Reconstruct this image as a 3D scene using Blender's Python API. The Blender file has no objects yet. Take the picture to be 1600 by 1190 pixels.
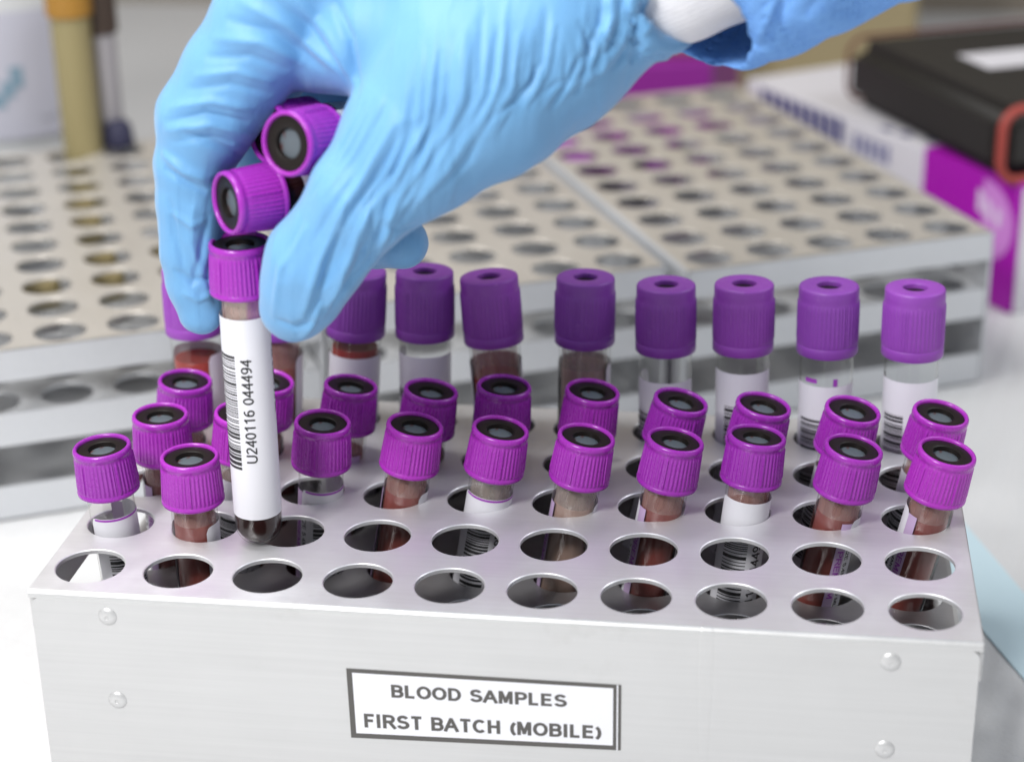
import bpy, bmesh, math, random
import numpy as np
from mathutils import Vector, Matrix
from mathutils.bvhtree import BVHTree

random.seed(7)
rng = np.random.default_rng(7)
U = 0.0011                       # one modelling unit in metres (hole pitch of the rack = 22 units)
SC = bpy.context.scene
COL = SC.collection
rad = math.radians

# ------------------------------------------------------------------ camera, light, exposure
RX, RY, RZ = 1.1676, 0.0163, 0.1390
CP = Vector((161.323, -391.765, 221.845))
FPX = 3008.5
RM = (Matrix.Rotation(RZ, 3, 'Z') @ Matrix.Rotation(RY, 3, 'Y') @ Matrix.Rotation(RX, 3, 'X'))
cam_d = bpy.data.cameras.new('camera')
cam = bpy.data.objects.new('camera', cam_d)
COL.objects.link(cam)
cam.matrix_world = Matrix.Translation(CP * U) @ RM.to_4x4()
cam_d.sensor_width = 36
cam_d.lens = FPX / 1600 * 36
cam_d.clip_start = 0.01
cam_d.clip_end = 20
cam_d.dof.use_dof = True
cam_d.dof.focus_distance = 474 * U
cam_d.dof.aperture_fstop = 7.7
SC.camera = cam

world = bpy.data.worlds.new('World')
SC.world = world
world.use_nodes = True
world.node_tree.nodes['Background'].inputs[0].default_value = (0.93, 0.96, 1.0, 1)
world.node_tree.nodes['Background'].inputs[1].default_value = 0.40

def area(name, loc, target, size, energy, color=(1, 1, 1)):
    l = bpy.data.lights.new(name, 'AREA')
    l.shape = 'RECTANGLE'; l.size = size[0] * U; l.size_y = size[1] * U
    l.energy = energy; l.color = color
    o = bpy.data.objects.new(name, l); COL.objects.link(o)
    o.location = Vector(loc) * U
    o.rotation_euler = (Vector(target) - Vector(loc)).to_track_quat('-Z', 'Y').to_euler()
    return o
area('ceiling_lamp', (-160, 40, 760), (90, 60, 0), (480, 280), 4.9, (1, 0.985, 0.96))
area('front_lamp', (-130, -430, 520), (90, 40, 10), (150, 150), 5.0, (1, 0.995, 0.985))
area('side_lamp', (640, 260, 520), (120, 60, 0), (260, 260), 1.5, (0.9, 0.95, 1.0))

SC.view_settings.view_transform = 'Standard'
SC.view_settings.look = 'None'
SC.view_settings.exposure = 0.12
SC.view_settings.gamma = 1.0
SC.cycles.max_bounces = 12
SC.cycles.transparent_max_bounces = 24
SC.cycles.caustics_reflective = False
SC.cycles.caustics_refractive = False

# ------------------------------------------------------------------ measuring helpers (photo survey -> world units)
def ray(x, y):
    return (RM @ Vector(((x - 800) / FPX, -(y - 595) / FPX, -1))).normalized()
def at(x, y, Y):
    d = ray(x, y); return CP + d * ((Y - CP.y) / d.y)
def onz(x, y, z):
    d = ray(x, y); return CP + d * ((z - CP.z) / d.z)

# ------------------------------------------------------------------ materials
def mat(name, color=(0.8, 0.8, 0.8), rough=0.5, metal=0.0, spec=0.5, **kw):
    m = bpy.data.materials.new(name); m.use_nodes = True
    b = m.node_tree.nodes['Principled BSDF']
    b.inputs['Base Color'].default_value = (*color, 1)
    b.inputs['Roughness'].default_value = rough
    b.inputs['Metallic'].default_value = metal
    b.inputs['Specular IOR Level'].default_value = spec
    for k, v in kw.items():
        b.inputs[k.replace('_', ' ')].default_value = v
    return m
def nodes(m):
    return m.node_tree.nodes, m.node_tree.links, m.node_tree.nodes['Principled BSDF']
def coords(m, scale=(1, 1, 1), rot=(0, 0, 0)):
    n, l, b = nodes(m)
    tc = n.new('ShaderNodeTexCoord'); mp = n.new('ShaderNodeMapping')
    mp.inputs['Scale'].default_value = scale; mp.inputs['Rotation'].default_value = rot
    l.new(tc.outputs['Object'], mp.inputs['Vector'])
    return mp.outputs['Vector']
def noise_tex(m, vec, scale, detail=4, rough=0.55):
    n, l, b = nodes(m)
    t = n.new('ShaderNodeTexNoise'); t.inputs['Scale'].default_value = scale
    t.inputs['Detail'].default_value = detail; t.inputs['Roughness'].default_value = rough
    l.new(vec, t.inputs['Vector']); return t.outputs['Fac']
def ramp(m, fac, stops):
    n, l, b = nodes(m)
    r = n.new('ShaderNodeValToRGB'); e = r.color_ramp.elements
    while len(e) < len(stops): e.new(0.5)
    for k, (p, c) in enumerate(stops):
        e[k].position = p; e[k].color = (c, c, c, 1) if not isinstance(c, tuple) else (*c, 1)
    l.new(fac, r.inputs['Fac']); return r.outputs['Color']
def bump(m, h, strength, dist):
    n, l, b = nodes(m)
    bp = n.new('ShaderNodeBump'); bp.inputs['Strength'].default_value = strength
    bp.inputs['Distance'].default_value = dist
    l.new(h, bp.inputs['Height'])
    prev = b.inputs['Normal'].links[0].from_socket if b.inputs['Normal'].links else None
    if prev: l.new(prev, bp.inputs['Normal'])
    l.new(bp.outputs['Normal'], b.inputs['Normal'])

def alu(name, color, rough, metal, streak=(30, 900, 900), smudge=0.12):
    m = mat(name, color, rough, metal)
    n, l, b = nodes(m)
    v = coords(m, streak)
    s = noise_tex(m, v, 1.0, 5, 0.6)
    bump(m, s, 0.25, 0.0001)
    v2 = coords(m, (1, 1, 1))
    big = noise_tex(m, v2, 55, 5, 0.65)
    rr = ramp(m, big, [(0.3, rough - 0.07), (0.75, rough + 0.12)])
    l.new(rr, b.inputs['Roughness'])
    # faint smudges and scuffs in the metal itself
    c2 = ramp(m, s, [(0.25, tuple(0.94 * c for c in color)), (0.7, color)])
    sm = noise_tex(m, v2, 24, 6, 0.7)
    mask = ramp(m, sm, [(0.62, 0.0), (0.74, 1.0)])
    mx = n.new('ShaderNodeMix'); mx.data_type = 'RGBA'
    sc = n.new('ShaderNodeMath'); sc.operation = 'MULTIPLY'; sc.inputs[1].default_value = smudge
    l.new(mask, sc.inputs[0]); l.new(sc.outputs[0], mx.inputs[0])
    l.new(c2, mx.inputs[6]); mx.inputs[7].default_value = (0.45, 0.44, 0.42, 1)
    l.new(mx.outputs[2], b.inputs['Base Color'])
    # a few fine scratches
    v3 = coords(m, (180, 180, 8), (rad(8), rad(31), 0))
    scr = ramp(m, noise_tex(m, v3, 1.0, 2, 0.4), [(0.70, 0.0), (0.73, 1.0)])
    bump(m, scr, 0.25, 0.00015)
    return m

M = {}
M['alu'] = alu('brushed_aluminium', (0.86, 0.855, 0.87), 0.42, 0.6)
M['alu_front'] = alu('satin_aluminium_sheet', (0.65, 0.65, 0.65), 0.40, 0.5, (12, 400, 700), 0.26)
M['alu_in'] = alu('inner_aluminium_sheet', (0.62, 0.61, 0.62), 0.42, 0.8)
M['alu_bg'] = alu('worn_steel_sheet', (0.67, 0.63, 0.575), 0.40, 0.5)
M['alu_lip'] = alu('light_steel_lip', (0.68, 0.695, 0.72), 0.42, 0.4)

def plastic(name, c, rough, matte=False):
    m = mat(name, c, rough, 0, 0.5)
    n, l, b = nodes(m)
    b.inputs['Subsurface Weight'].default_value = 0.12
    b.inputs['Subsurface Radius'].default_value = (0.9, 0.3, 1.0)
    b.inputs['Subsurface Scale'].default_value = 0.0012
    v = coords(m)
    f = noise_tex(m, v, 2200, 2)
    bump(m, f, 0.03 if not matte else 0.12, 0.00003)
    sp = noise_tex(m, v, 260, 6, 0.7)
    rr = ramp(m, sp, [(0.35, rough - 0.05), (0.7, rough + 0.15)])
    l.new(rr, b.inputs['Roughness'])
    oi = n.new('ShaderNodeObjectInfo'); hs = n.new('ShaderNodeHueSaturation')
    hs.inputs['Color'].default_value = (*c, 1)
    mr = n.new('ShaderNodeMapRange'); mr.inputs['To Min'].default_value = 0.92; mr.inputs['To Max'].default_value = 1.14
    mh = n.new('ShaderNodeMapRange'); mh.inputs['To Min'].default_value = 0.490; mh.inputs['To Max'].default_value = 0.507
    l.new(oi.outputs['Random'], mr.inputs['Value']); l.new(oi.outputs['Random'], mh.inputs['Value'])
    l.new(mr.outputs[0], hs.inputs['Value']); l.new(mh.outputs[0], hs.inputs['Hue'])
    sc_ = ramp(m, noise_tex(m, v, 420, 6, 0.75), [(0.60, 0.0), (0.72, 1.0)])
    mu = n.new('ShaderNodeMath'); mu.operation = 'MULTIPLY'; mu.inputs[1].default_value = 0.22
    l.new(sc_, mu.inputs[0])
    mx = n.new('ShaderNodeMix'); mx.data_type = 'RGBA'; mx.inputs[7].default_value = (0.55, 0.30, 0.62, 1)
    l.new(mu.outputs[0], mx.inputs[0]); l.new(hs.outputs[0], mx.inputs[6]); l.new(mx.outputs[2], b.inputs['Base Color'])
    return m
M['cap'] = plastic('purple_cap_plastic', (0.355, 0.030, 0.425), 0.25)
M['cap_matte'] = plastic('matte_violet_cap_plastic', (0.265, 0.056, 0.40), 0.44, True)
M['rubber'] = mat('black_stopper_rubber', (0.010, 0.007, 0.006), 0.42, 0, 0.3)
bump(M['rubber'], noise_tex(M['rubber'], coords(M['rubber']), 900, 4), 0.3, 0.0001)
M['septum'] = mat('grey_rubber_septum', (0.10, 0.12, 0.14), 0.45)
bump(M['septum'], noise_tex(M['septum'], coords(M['septum']), 700, 4), 0.3, 0.0001)

n_, l_, b_ = nodes(M['septum'])
st_ = ramp(M['septum'], noise_tex(M['septum'], coords(M['septum']), 380, 3), [(0.56, (0.10, 0.12, 0.14)), (0.66, (0.09, 0.035, 0.035))])
l_.new(st_, b_.inputs['Base Color'])

def glassy(name, tint=(0.97, 0.975, 0.97), edge=0.72, rough=0.04):
    m = bpy.data.materials.new(name); m.use_nodes = True
    n = m.node_tree.nodes; l = m.node_tree.links; n.clear()
    out = n.new('ShaderNodeOutputMaterial')
    tr = n.new('ShaderNodeBsdfTransparent'); gl = n.new('ShaderNodeBsdfGlossy')
    gl.inputs['Roughness'].default_value = rough
    lw = n.new('ShaderNodeLayerWeight'); lw.inputs['Blend'].default_value = 0.35
    r = n.new('ShaderNodeValToRGB')
    r.color_ramp.elements[0].position = 0.45; r.color_ramp.elements[0].color = (*tint, 1)
    r.color_ramp.elements[1].position = 1.0; r.color_ramp.elements[1].color = (edge, edge * 0.99, edge * 0.96, 1)
    l.new(lw.outputs['Facing'], r.inputs['Fac']); l.new(r.outputs['Color'], tr.inputs['Color'])
    fr = n.new('ShaderNodeFresnel'); fr.inputs['IOR'].default_value = 1.5
    mx = n.new('ShaderNodeMixShader')
    ge = n.new('ShaderNodeNewGeometry'); inv = n.new('ShaderNodeMath'); inv.operation = 'SUBTRACT'; inv.inputs[0].default_value = 1
    mu = n.new('ShaderNodeMath'); mu.operation = 'MULTIPLY'
    l.new(ge.outputs['Backfacing'], inv.inputs[1]); l.new(inv.outputs[0], mu.inputs[0]); l.new(fr.outputs[0], mu.inputs[1])
    l.new(mu.outputs[0], mx.inputs[0]); l.new(tr.outputs[0], mx.inputs[1]); l.new(gl.outputs[0], mx.inputs[2])
    l.new(mx.outputs[0], out.inputs['Surface'])
    return m
M['glass'] = glassy('clear_tube_plastic')

def film(name, c, amount):
    m = mat(name, c, 0.3)
    n, l, b = nodes(m)
    v = coords(m, (160, 160, 45))
    f = noise_tex(m, v, 1.0, 3)
    r = ramp(m, f, [(0.3, max(amount - 0.22, 0)), (0.7, min(amount + 0.22, 1))])
    l.new(r, b.inputs['Alpha'])
    return m
M['film_pink'] = film('pink_blood_film', (0.52, 0.30, 0.26), 0.42)
M['film_grey'] = film('greyish_film', (0.50, 0.42, 0.37), 0.40)
def liquid(name, c, c2):
    m = mat(name, c, 0.3, 0, 0.35)
    n, l, b = nodes(m)
    v = coords(m, (140, 140, 40))
    f = noise_tex(m, v, 1.0, 4)
    r = ramp(m, f, [(0.3, c), (0.7, c2)])
    l.new(r, b.inputs['Base Color'])
    return m
M['blood'] = liquid('blood_red_brown', (0.165, 0.036, 0.032), (0.27, 0.082, 0.07))
M['blood_dark'] = liquid('blood_nearly_black', (0.012, 0.004, 0.004), (0.026, 0.008, 0.007))
M['blood_dark'].node_tree.nodes['Principled BSDF'].inputs['Specular IOR Level'].default_value = 0.1
M['blood_brown'] = liquid('blood_pale_brown', (0.27, 0.175, 0.145), (0.40, 0.28, 0.235))
M['blood_clot'] = liquid('blood_bright_red', (0.25, 0.022, 0.018), (0.36, 0.06, 0.045))
M['paper'] = mat('white_label_paper', (0.80, 0.79, 0.84), 0.5)
bump(M['paper'], noise_tex(M['paper'], coords(M['paper']), 500, 5), 0.12, 0.0001)
M['ink'] = mat('black_print_ink', (0.02, 0.02, 0.022), 0.5)
M['lilac'] = mat('lilac_print', (0.55, 0.40, 0.62), 0.5)
M['violet_print'] = mat('violet_print', (0.34, 0.05, 0.45), 0.5)
M['sign_ink'] = mat('dark_grey_print', (0.10, 0.095, 0.09), 0.6)
M['sign_paper'] = mat('sticker_paper', (0.82, 0.82, 0.86), 0.35)

# ------------------------------------------------------------------ mesh helpers
def meta(o, label=None, cat=None, group=None, kind=None):
    if label: o['label'] = label
    if cat: o['category'] = cat
    if group: o['group'] = group
    if kind: o['kind'] = kind
    return o
def link(name, me, m=None, parent=None):
    o = bpy.data.objects.new(name, me); COL.objects.link(o)
    if me is not None and m is not None and len(me.materials) == 0: me.materials.append(m)
    if parent is not None: o.parent = parent
    return o
def mesh(name, V, F, smooth=True, bev=None):
    me = bpy.data.meshes.new(name)
    me.from_pydata([tuple(Vector(v) * U) for v in V], [], [tuple(f) for f in F])
    me.polygons.foreach_set('use_smooth', [smooth] * len(me.polygons))
    me.update()
    return me
def empty(name, loc=(0, 0, 0), q=None):
    o = bpy.data.objects.new(name, None); COL.objects.link(o)
    o.empty_display_size = 0.01
    o.location = Vector(loc) * U
    if q is not None: o.rotation_mode = 'QUATERNION'; o.rotation_quaternion = q
    return o
def lathe(name, prof, seg=64, fn=None, sharp=35):
    """prof: list of (r, z); fn(r, z, ang) -> r"""
    V, F = [], []
    for r, z in prof:
        for k in range(seg):
            a = 2 * math.pi * k / seg
            rr = fn(r, z, a) if fn else r
            V.append((rr * math.cos(a), rr * math.sin(a), z))
    for i in range(len(prof) - 1):
        for k in range(seg):
            k2 = (k + 1) % seg
            F.append((i * seg + k, i * seg + k2, (i + 1) * seg + k2, (i + 1) * seg + k))
    if prof[0][0] < 1e-3 or prof[-1][0] < 1e-3: pass
    me = mesh(name, V, F)
    bm = bmesh.new(); bm.from_mesh(me)
    bmesh.ops.remove_doubles(bm, verts=bm.verts, dist=1e-7)
    for e in bm.edges:
        if len(e.link_faces) == 2 and e.calc_face_angle(0) > rad(sharp): e.smooth = False
    bm.to_mesh(me); bm.free()
    return me
def box_mesh(name, lo, hi, bev=0.0, seg=2):
    bm = bmesh.new()
    bmesh.ops.create_cube(bm, size=1)
    for v in bm.verts:
        v.co = Vector([(lo[i] + (hi[i] - lo[i]) * (v.co[i] + 0.5)) * U for i in range(3)])
    if bev: bmesh.ops.bevel(bm, geom=list(bm.edges), offset=bev * U, segments=seg, affect='EDGES', profile=0.6)
    me = bpy.data.meshes.new(name); bm.to_mesh(me); bm.free()
    if bev:
        me.polygons.foreach_set('use_smooth', [True] * len(me.polygons))
        me.set_sharp_from_angle(angle=rad(50))
    return me
def join_meshes(name, parts):
    V, F = [], []
    for v, f in parts:
        o = len(V); V += list(v); F += [tuple(i + o for i in q) for q in f]
    return V, F
def bar(lo, hi):
    x0, y0, z0 = lo; x1, y1, z1 = hi
    return ([(x0, y0, z0), (x1, y0, z0), (x1, y1, z0), (x0, y1, z0), (x0, y0, z1), (x1, y0, z1), (x1, y1, z1), (x0, y1, z1)],
            [(0, 3, 2, 1), (4, 5, 6, 7), (0, 1, 5, 4), (1, 2, 6, 5), (2, 3, 7, 6), (3, 0, 4, 7)])

# ------------------------------------------------------------------ setting
table_m = mat('white_bench_paper', (0.68, 0.68, 0.685), 0.8)
v = coords(table_m, (1, 1, 1), (0, 0, rad(12)))
n_, l_, b_ = nodes(table_m)
w = n_.new('ShaderNodeTexWave'); w.wave_type = 'BANDS'; w.inputs['Scale'].default_value = 34
w.inputs['Distortion'].default_value = 2.2; w.inputs['Detail'].default_value = 2
l_.new(v, w.inputs['Vector'])
bump(table_m, w.outputs['Fac'], 0.5, 0.0006)
bump(table_m, noise_tex(table_m, v, 18, 6, 0.6), 0.45, 0.004)
bump(table_m, noise_tex(table_m, v, 600, 3, 0.6), 0.4, 0.0003)
TZ = -58.5
me = mesh('table', [(-1500, -900, TZ), (1500, -900, TZ), (1500, 900, TZ), (-1500, 900, TZ)], [(0, 1, 2, 3)], False)
meta(link('table', me, table_m), kind='structure', label='white paper covered laboratory bench')
wall_m = mat('beige_wall_paint', (0.29, 0.25, 0.205), 0.7)
bump(wall_m, noise_tex(wall_m, coords(wall_m), 40, 5), 0.3, 0.001)
me = mesh('wall', [(-1500, 900, TZ), (1500, 900, TZ), (1500, 900, 1500), (-1500, 900, 1500)], [(0, 1, 2, 3)], False)
meta(link('wall', me, wall_m), kind='structure', label='plain beige wall behind the bench')

# ------------------------------------------------------------------ racks
PX, PY, HR = 22.0, 23.0, 8.3
X0, X1, Y0, Y1 = -10.8, 209.9, -13.35, 105.35
def perforated(z, t, x0, x1, y0, y1, hr=HR, N=40):
    V, F = [], []
    def ringpt(cx, cy, a, hx0, hx1, hy0, hy1, sq):
        c, s = math.cos(a), math.sin(a)
        if not sq: return (cx + hr * c, cy + hr * s)
        m = max(abs(c), abs(s)); c /= m; s /= m
        return (cx + (c * hx1 if c > 0 else c * hx0), cy + (s * hy1 if s > 0 else s * hy0))
    for i in range(10):
        for j in range(5):
            cx, cy = i * PX, j * PY
            hx0 = PX / 2 if i else cx - x0
            hx1 = PX / 2 if i < 9 else x1 - cx
            hy0 = PY / 2 if j else cy - y0
            hy1 = PY / 2 if j < 4 else y1 - cy
            o = len(V)
            for k in range(N):
                a = 2 * math.pi * k / N
                p = ringpt(cx, cy, a, hx0, hx1, hy0, hy1, True)
                q = ringpt(cx, cy, a, 0, 0, 0, 0, False)
                q2 = (cx + (q[0] - cx) * 1.03, cy + (q[1] - cy) * 1.03)
                V += [(p[0], p[1], z), (q2[0], q2[1], z), (q[0], q[1], z - 0.2), (q[0], q[1], z - t), (p[0], p[1], z - t)]
            for k in range(N):
                a = o + 5 * k; b = o + 5 * ((k + 1) % N)
                for s in range(4):
                    F.append((a + s, b + s, b + s + 1, a + s + 1))
    return V, F
def bend_strip(ya, yb, z0, zb, x0, x1, t=1.1, r=1.3, n=6):
    """sheet bent down over an edge: from (ya, z0) round to y=yb and down to zb"""
    sg = 1 if yb > ya else -1
    yc = yb - sg * r
    outer = [(yc + sg * r * math.sin(a), z0 - r + r * math.cos(a)) for a in [math.pi / 2 * k / n for k in range(n + 1)]] + [(yb, zb)]
    inner = [(yc + sg * (r - t) * math.sin(a), z0 - r + (r - t) * math.cos(a)) for a in [math.pi / 2 * k / n for k in range(n + 1)]] + [(yb - sg * t, zb)]
    P = outer + inner[::-1]
    k = len(P)
    V = [(x0, y, z) for y, z in P] + [(x1, y, z) for y, z in P]
    F = [(i, (i + 1) % k, k + (i + 1) % k, k + i) for i in range(k)]
    h = len(outer)
    for i in range(h - 1):
        F.append((i + 1, i, 2 * h - 1 - i, 2 * h - 2 - i)); F.append((k + i, k + i + 1, k + 2 * h - 2 - i, k + 2 * h - 1 - i))
    return V, F
def fixnorm(me):
    bm = bmesh.new(); bm.from_mesh(me)
    bmesh.ops.remove_doubles(bm, verts=bm.verts, dist=2e-6)
    bmesh.ops.recalc_face_normals(bm, faces=bm.faces)
    bm.to_mesh(me); bm.free()
    me.polygons.foreach_set('use_smooth', [True] * len(me.polygons))
    me.set_sharp_from_angle(angle=rad(32))
    return me
R_ = 1.3
plate_me = fixnorm(mesh('rack_top', *perforated(0, 1.1, X0, X1, Y0 + R_, Y1 - R_)))
mid_me = fixnorm(mesh('rack_mid', *perforated(-21.5, 1.0, X0 + 1.6, X1 - 1.6, Y0 + 1.6, Y1 - 1.6)))
def face_plate():
    V, F = join_meshes('f', [bend_strip(Y0 + R_, Y0, 0, -1.9, X0, X1)])
    P = [(X0 + 0.5, -57)] + [(X0 + 0.5 + 2.4 - 2.4 * math.cos(a), -1.75 - 2.4 + 2.4 * math.sin(a)) for a in [math.pi / 2 * k / 6 for k in range(7)]]
    P += [(X1 + X0 - x, z) for x, z in P[::-1]]
    o = len(V); k = len(P)
    V += [(x, Y0 - 0.06, z) for x, z in P] + [(x, Y0 + 1.0, z) for x, z in P]
    F += [tuple(o + i for i in range(k)), tuple(o + k + i for i in range(k))[::-1]]
    F += [(o + i, o + (i + 1) % k, o + k + (i + 1) % k, o + k + i) for i in range(k)]
    return V, F
front_me = fixnorm(mesh('rack_front', *face_plate()))
back_me = fixnorm(mesh('rack_back', *bend_strip(Y1 - R_, Y1, 0, -57, X0, X1)))
bot_me = box_mesh('rack_floor', (X0 + 1.5, Y0 + 1.4, -57.6), (X1 - 1.5, Y1 - 1.4, -56.6), 0.15)
def lip_mesh(x, z0, z1): return fixnorm(mesh('end_lip', *bar((x, Y0 + 1.5, z0), (x + 1.1, Y1 - 1.5, z1))))
lips = [lip_mesh(x, z0, z1) for z0, z1, dx in ((-10.4, -0.35, -0.3), (-32.5, -21.6, 0.5), (-57.5, -46.5, 0.5)) for x in (X0 + dx, X1 - dx - 1.1)]
rivet_me = lathe('rivet', [(0.001, 0.75), (0.4, 0.62), (0.5, 0.74), (1.2, 0.7), (1.8, 0.5), (2.2, 0.2), (2.35, 0.0), (2.4, -0.2)], 32)
# rivet axis (local z) -> -Y
rivet_me.transform(Matrix.Rotation(rad(90), 4, 'X'))

def rack(name, loc, rot, main, label):
    r = empty(name, (0, 0, 0)); r.location = Vector(loc) * U; r.rotation_euler = (0, 0, rot)
    mt = M['alu'] if main else M['alu_bg']
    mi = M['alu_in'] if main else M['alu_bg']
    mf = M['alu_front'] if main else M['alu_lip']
    def lk(n, me_, m_):
        return link(n, me_.copy() if me_.materials and me_.materials[0] != m_ else me_, m_, r)
    def use(n, me_, m_):
        me2 = me_.copy(); me2.materials.clear(); return link(n, me2, m_, r)
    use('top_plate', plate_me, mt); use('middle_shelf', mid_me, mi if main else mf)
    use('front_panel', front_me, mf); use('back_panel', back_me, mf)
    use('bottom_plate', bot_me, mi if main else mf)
    for q in lips: use('end_lip', q, mf)
    pts = [(8.3, -5.8), (8.5, -28.8), (190.0, -5.8), (190.0, -28.8)]
    for x, z in pts:
        o = use('rivet', rivet_me, mf); o.location = Vector((x, Y0 - 0.02, z)) * U
    meta(r, label, 'tube rack')
    return r
main = rack('tube_rack', (0, 0, 0), 0, True, 'bright aluminium tube rack in the foreground with a BLOOD SAMPLES paper sign')
RG = 'empty perforated metal racks on the bench behind'
th = rad(26); uu = Vector((math.cos(th), math.sin(th), 0)); vv = Vector((-math.sin(th), math.cos(th), 0))
C0 = Vector((129, 221, 0))
for ou, ov, lab in [(107.3, 10.8, 'perforated steel rack at right behind, beside the white and purple box'),
                    (-14.6, 18.8, 'perforated steel rack in the middle behind the hand, left of the narrow gap'),
                    (-134.6, 18.8, 'perforated steel rack at far left in front of the white bucket')]:
    r = rack('tube_rack', C0 + uu * ou + vv * ov, rad(116), False, lab)
    r['group'] = RG

# ------------------------------------------------------------------ lettering
def arc(cx, cy, rx, ry, a0, a1, n=10):
    return [(cx + rx * math.cos(rad(a0 + (a1 - a0) * k / n)), cy + ry * math.sin(rad(a0 + (a1 - a0) * k / n))) for k in range(n + 1)]
GL = {  # stroke letters in a box of height 1: (advance, strokes)
 'A': (.86, [[(0, 0), (.36, 1), (.40, 1), (.76, 0)], [(.14, .33), (.62, .33)]]),
 'B': (.80, [[(.08, 0), (.08, 1)], [(.08, 1), (.42, 1)] + arc(.42, .76, .22, .24, 90, -90)[1:] + [(.08, .52)], [(.42, .52)] + arc(.42, .26, .26, .26, 90, -90) + [(.08, 0)]]),
 'C': (.86, [arc(.42, .5, .36, .5, 45, 315, 18)]), 'D': (.86, [[(.08, 0), (.08, 1), (.34, 1)] + arc(.34, .5, .38, .5, 90, -90, 14)[1:] + [(.08, 0)]]),
 'E': (.76, [[(.66, 1), (.08, 1), (.08, 0), (.68, 0)], [(.08, .52), (.62, .52)]]), 'F': (.70, [[(.64, 1), (.08, 1), (.08, 0)], [(.08, .5), (.56, .5)]]),
 'G': (.88, [arc(.42, .5, .36, .5, 45, 340, 18) + [(.78, .46), (.46, .46)]]),
 'H': (.82, [[(.08, 0), (.08, 1)], [(.68, 0), (.68, 1)], [(.08, .52), (.68, .52)]]), 'I': (.30, [[(.1, 0), (.1, 1)]]),
 'K': (.80, [[(.08, 0), (.08, 1)], [(.68, 1), (.08, .38)], [(.30, .60), (.72, 0)]]), 'L': (.70, [[(.08, 1), (.08, 0), (.60, 0)]]),
 'M': (.96, [[(.08, 0), (.08, 1), (.14, 1), (.43, .12), (.72, 1), (.78, 1), (.78, 0)]]), 'O': (.92, [arc(.42, .5, .38, .5, 0, 360, 24)]),
 'P': (.78, [[(.08, 0), (.08, 1), (.42, 1)] + arc(.42, .73, .25, .27, 90, -90)[1:] + [(.08, .46)]]),
 'R': (.84, [[(.08, 0), (.08, 1), (.44, 1)] + arc(.44, .74, .24, .26, 90, -90)[1:] + [(.08, .48)], [(.40, .48), (.72, 0)]]),
 'S': (.80, [arc(.37, .75, .28, .25, 20, 230, 12) + arc(.36, .26, .32, .26, 60, -165, 12)]),
 'T': (.76, [[(0, 1), (.70, 1)], [(.35, 0), (.35, 1)]]), 'U': (.84, [[(.08, 1), (.08, .32)] + arc(.38, .32, .30, .32, 180, 360, 12) + [(.68, 1)]]),
 '(': (.40, [arc(.62, .42, .48, .68, 125, 235, 10)]), ')': (.40, [arc(-.28, .42, .48, .68, 55, -55, 10)]), ' ': (.36, []), '.': (.26, [[(.1, 0), (.1, .1)]]),
 '0': (.66, [arc(.28, .5, .24, .5, 0, 360, 20)]), '1': (.66, [[(.08, .76), (.34, 1), (.34, 0)]]),
 '2': (.66, [arc(.28, .74, .23, .26, 165, -30, 10) + [(.04, .04), (.04, 0), (.54, 0)]]), '3': (.66, [arc(.27, .76, .21, .24, 160, -90, 10) + arc(.27, .27, .25, .27, 90, -160, 10)]),
 '4': (.66, [[(.42, 0), (.42, 1), (.02, .30), (.58, .30)]]), '5': (.66, [[(.50, 1), (.12, 1), (.07, .52)] + arc(.27, .33, .25, .33, 120, -160, 12)]),
 '6': (.66, [arc(.28, .31, .23, .31, 0, 360, 16), arc(.36, .5, .31, .5, 70, 190, 8)]), '7': (.66, [[(.04, 1), (.54, 1), (.22, 0)]]),
 '8': (.66, [arc(.28, .76, .20, .24, 0, 360, 16), arc(.28, .27, .24, .27, 0, 360, 16)]), '9': (.66, [arc(.28, .69, .23, .31, 0, 360, 16), arc(.20, .5, .31, .5, -110, 10, 8)]),
}
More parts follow.
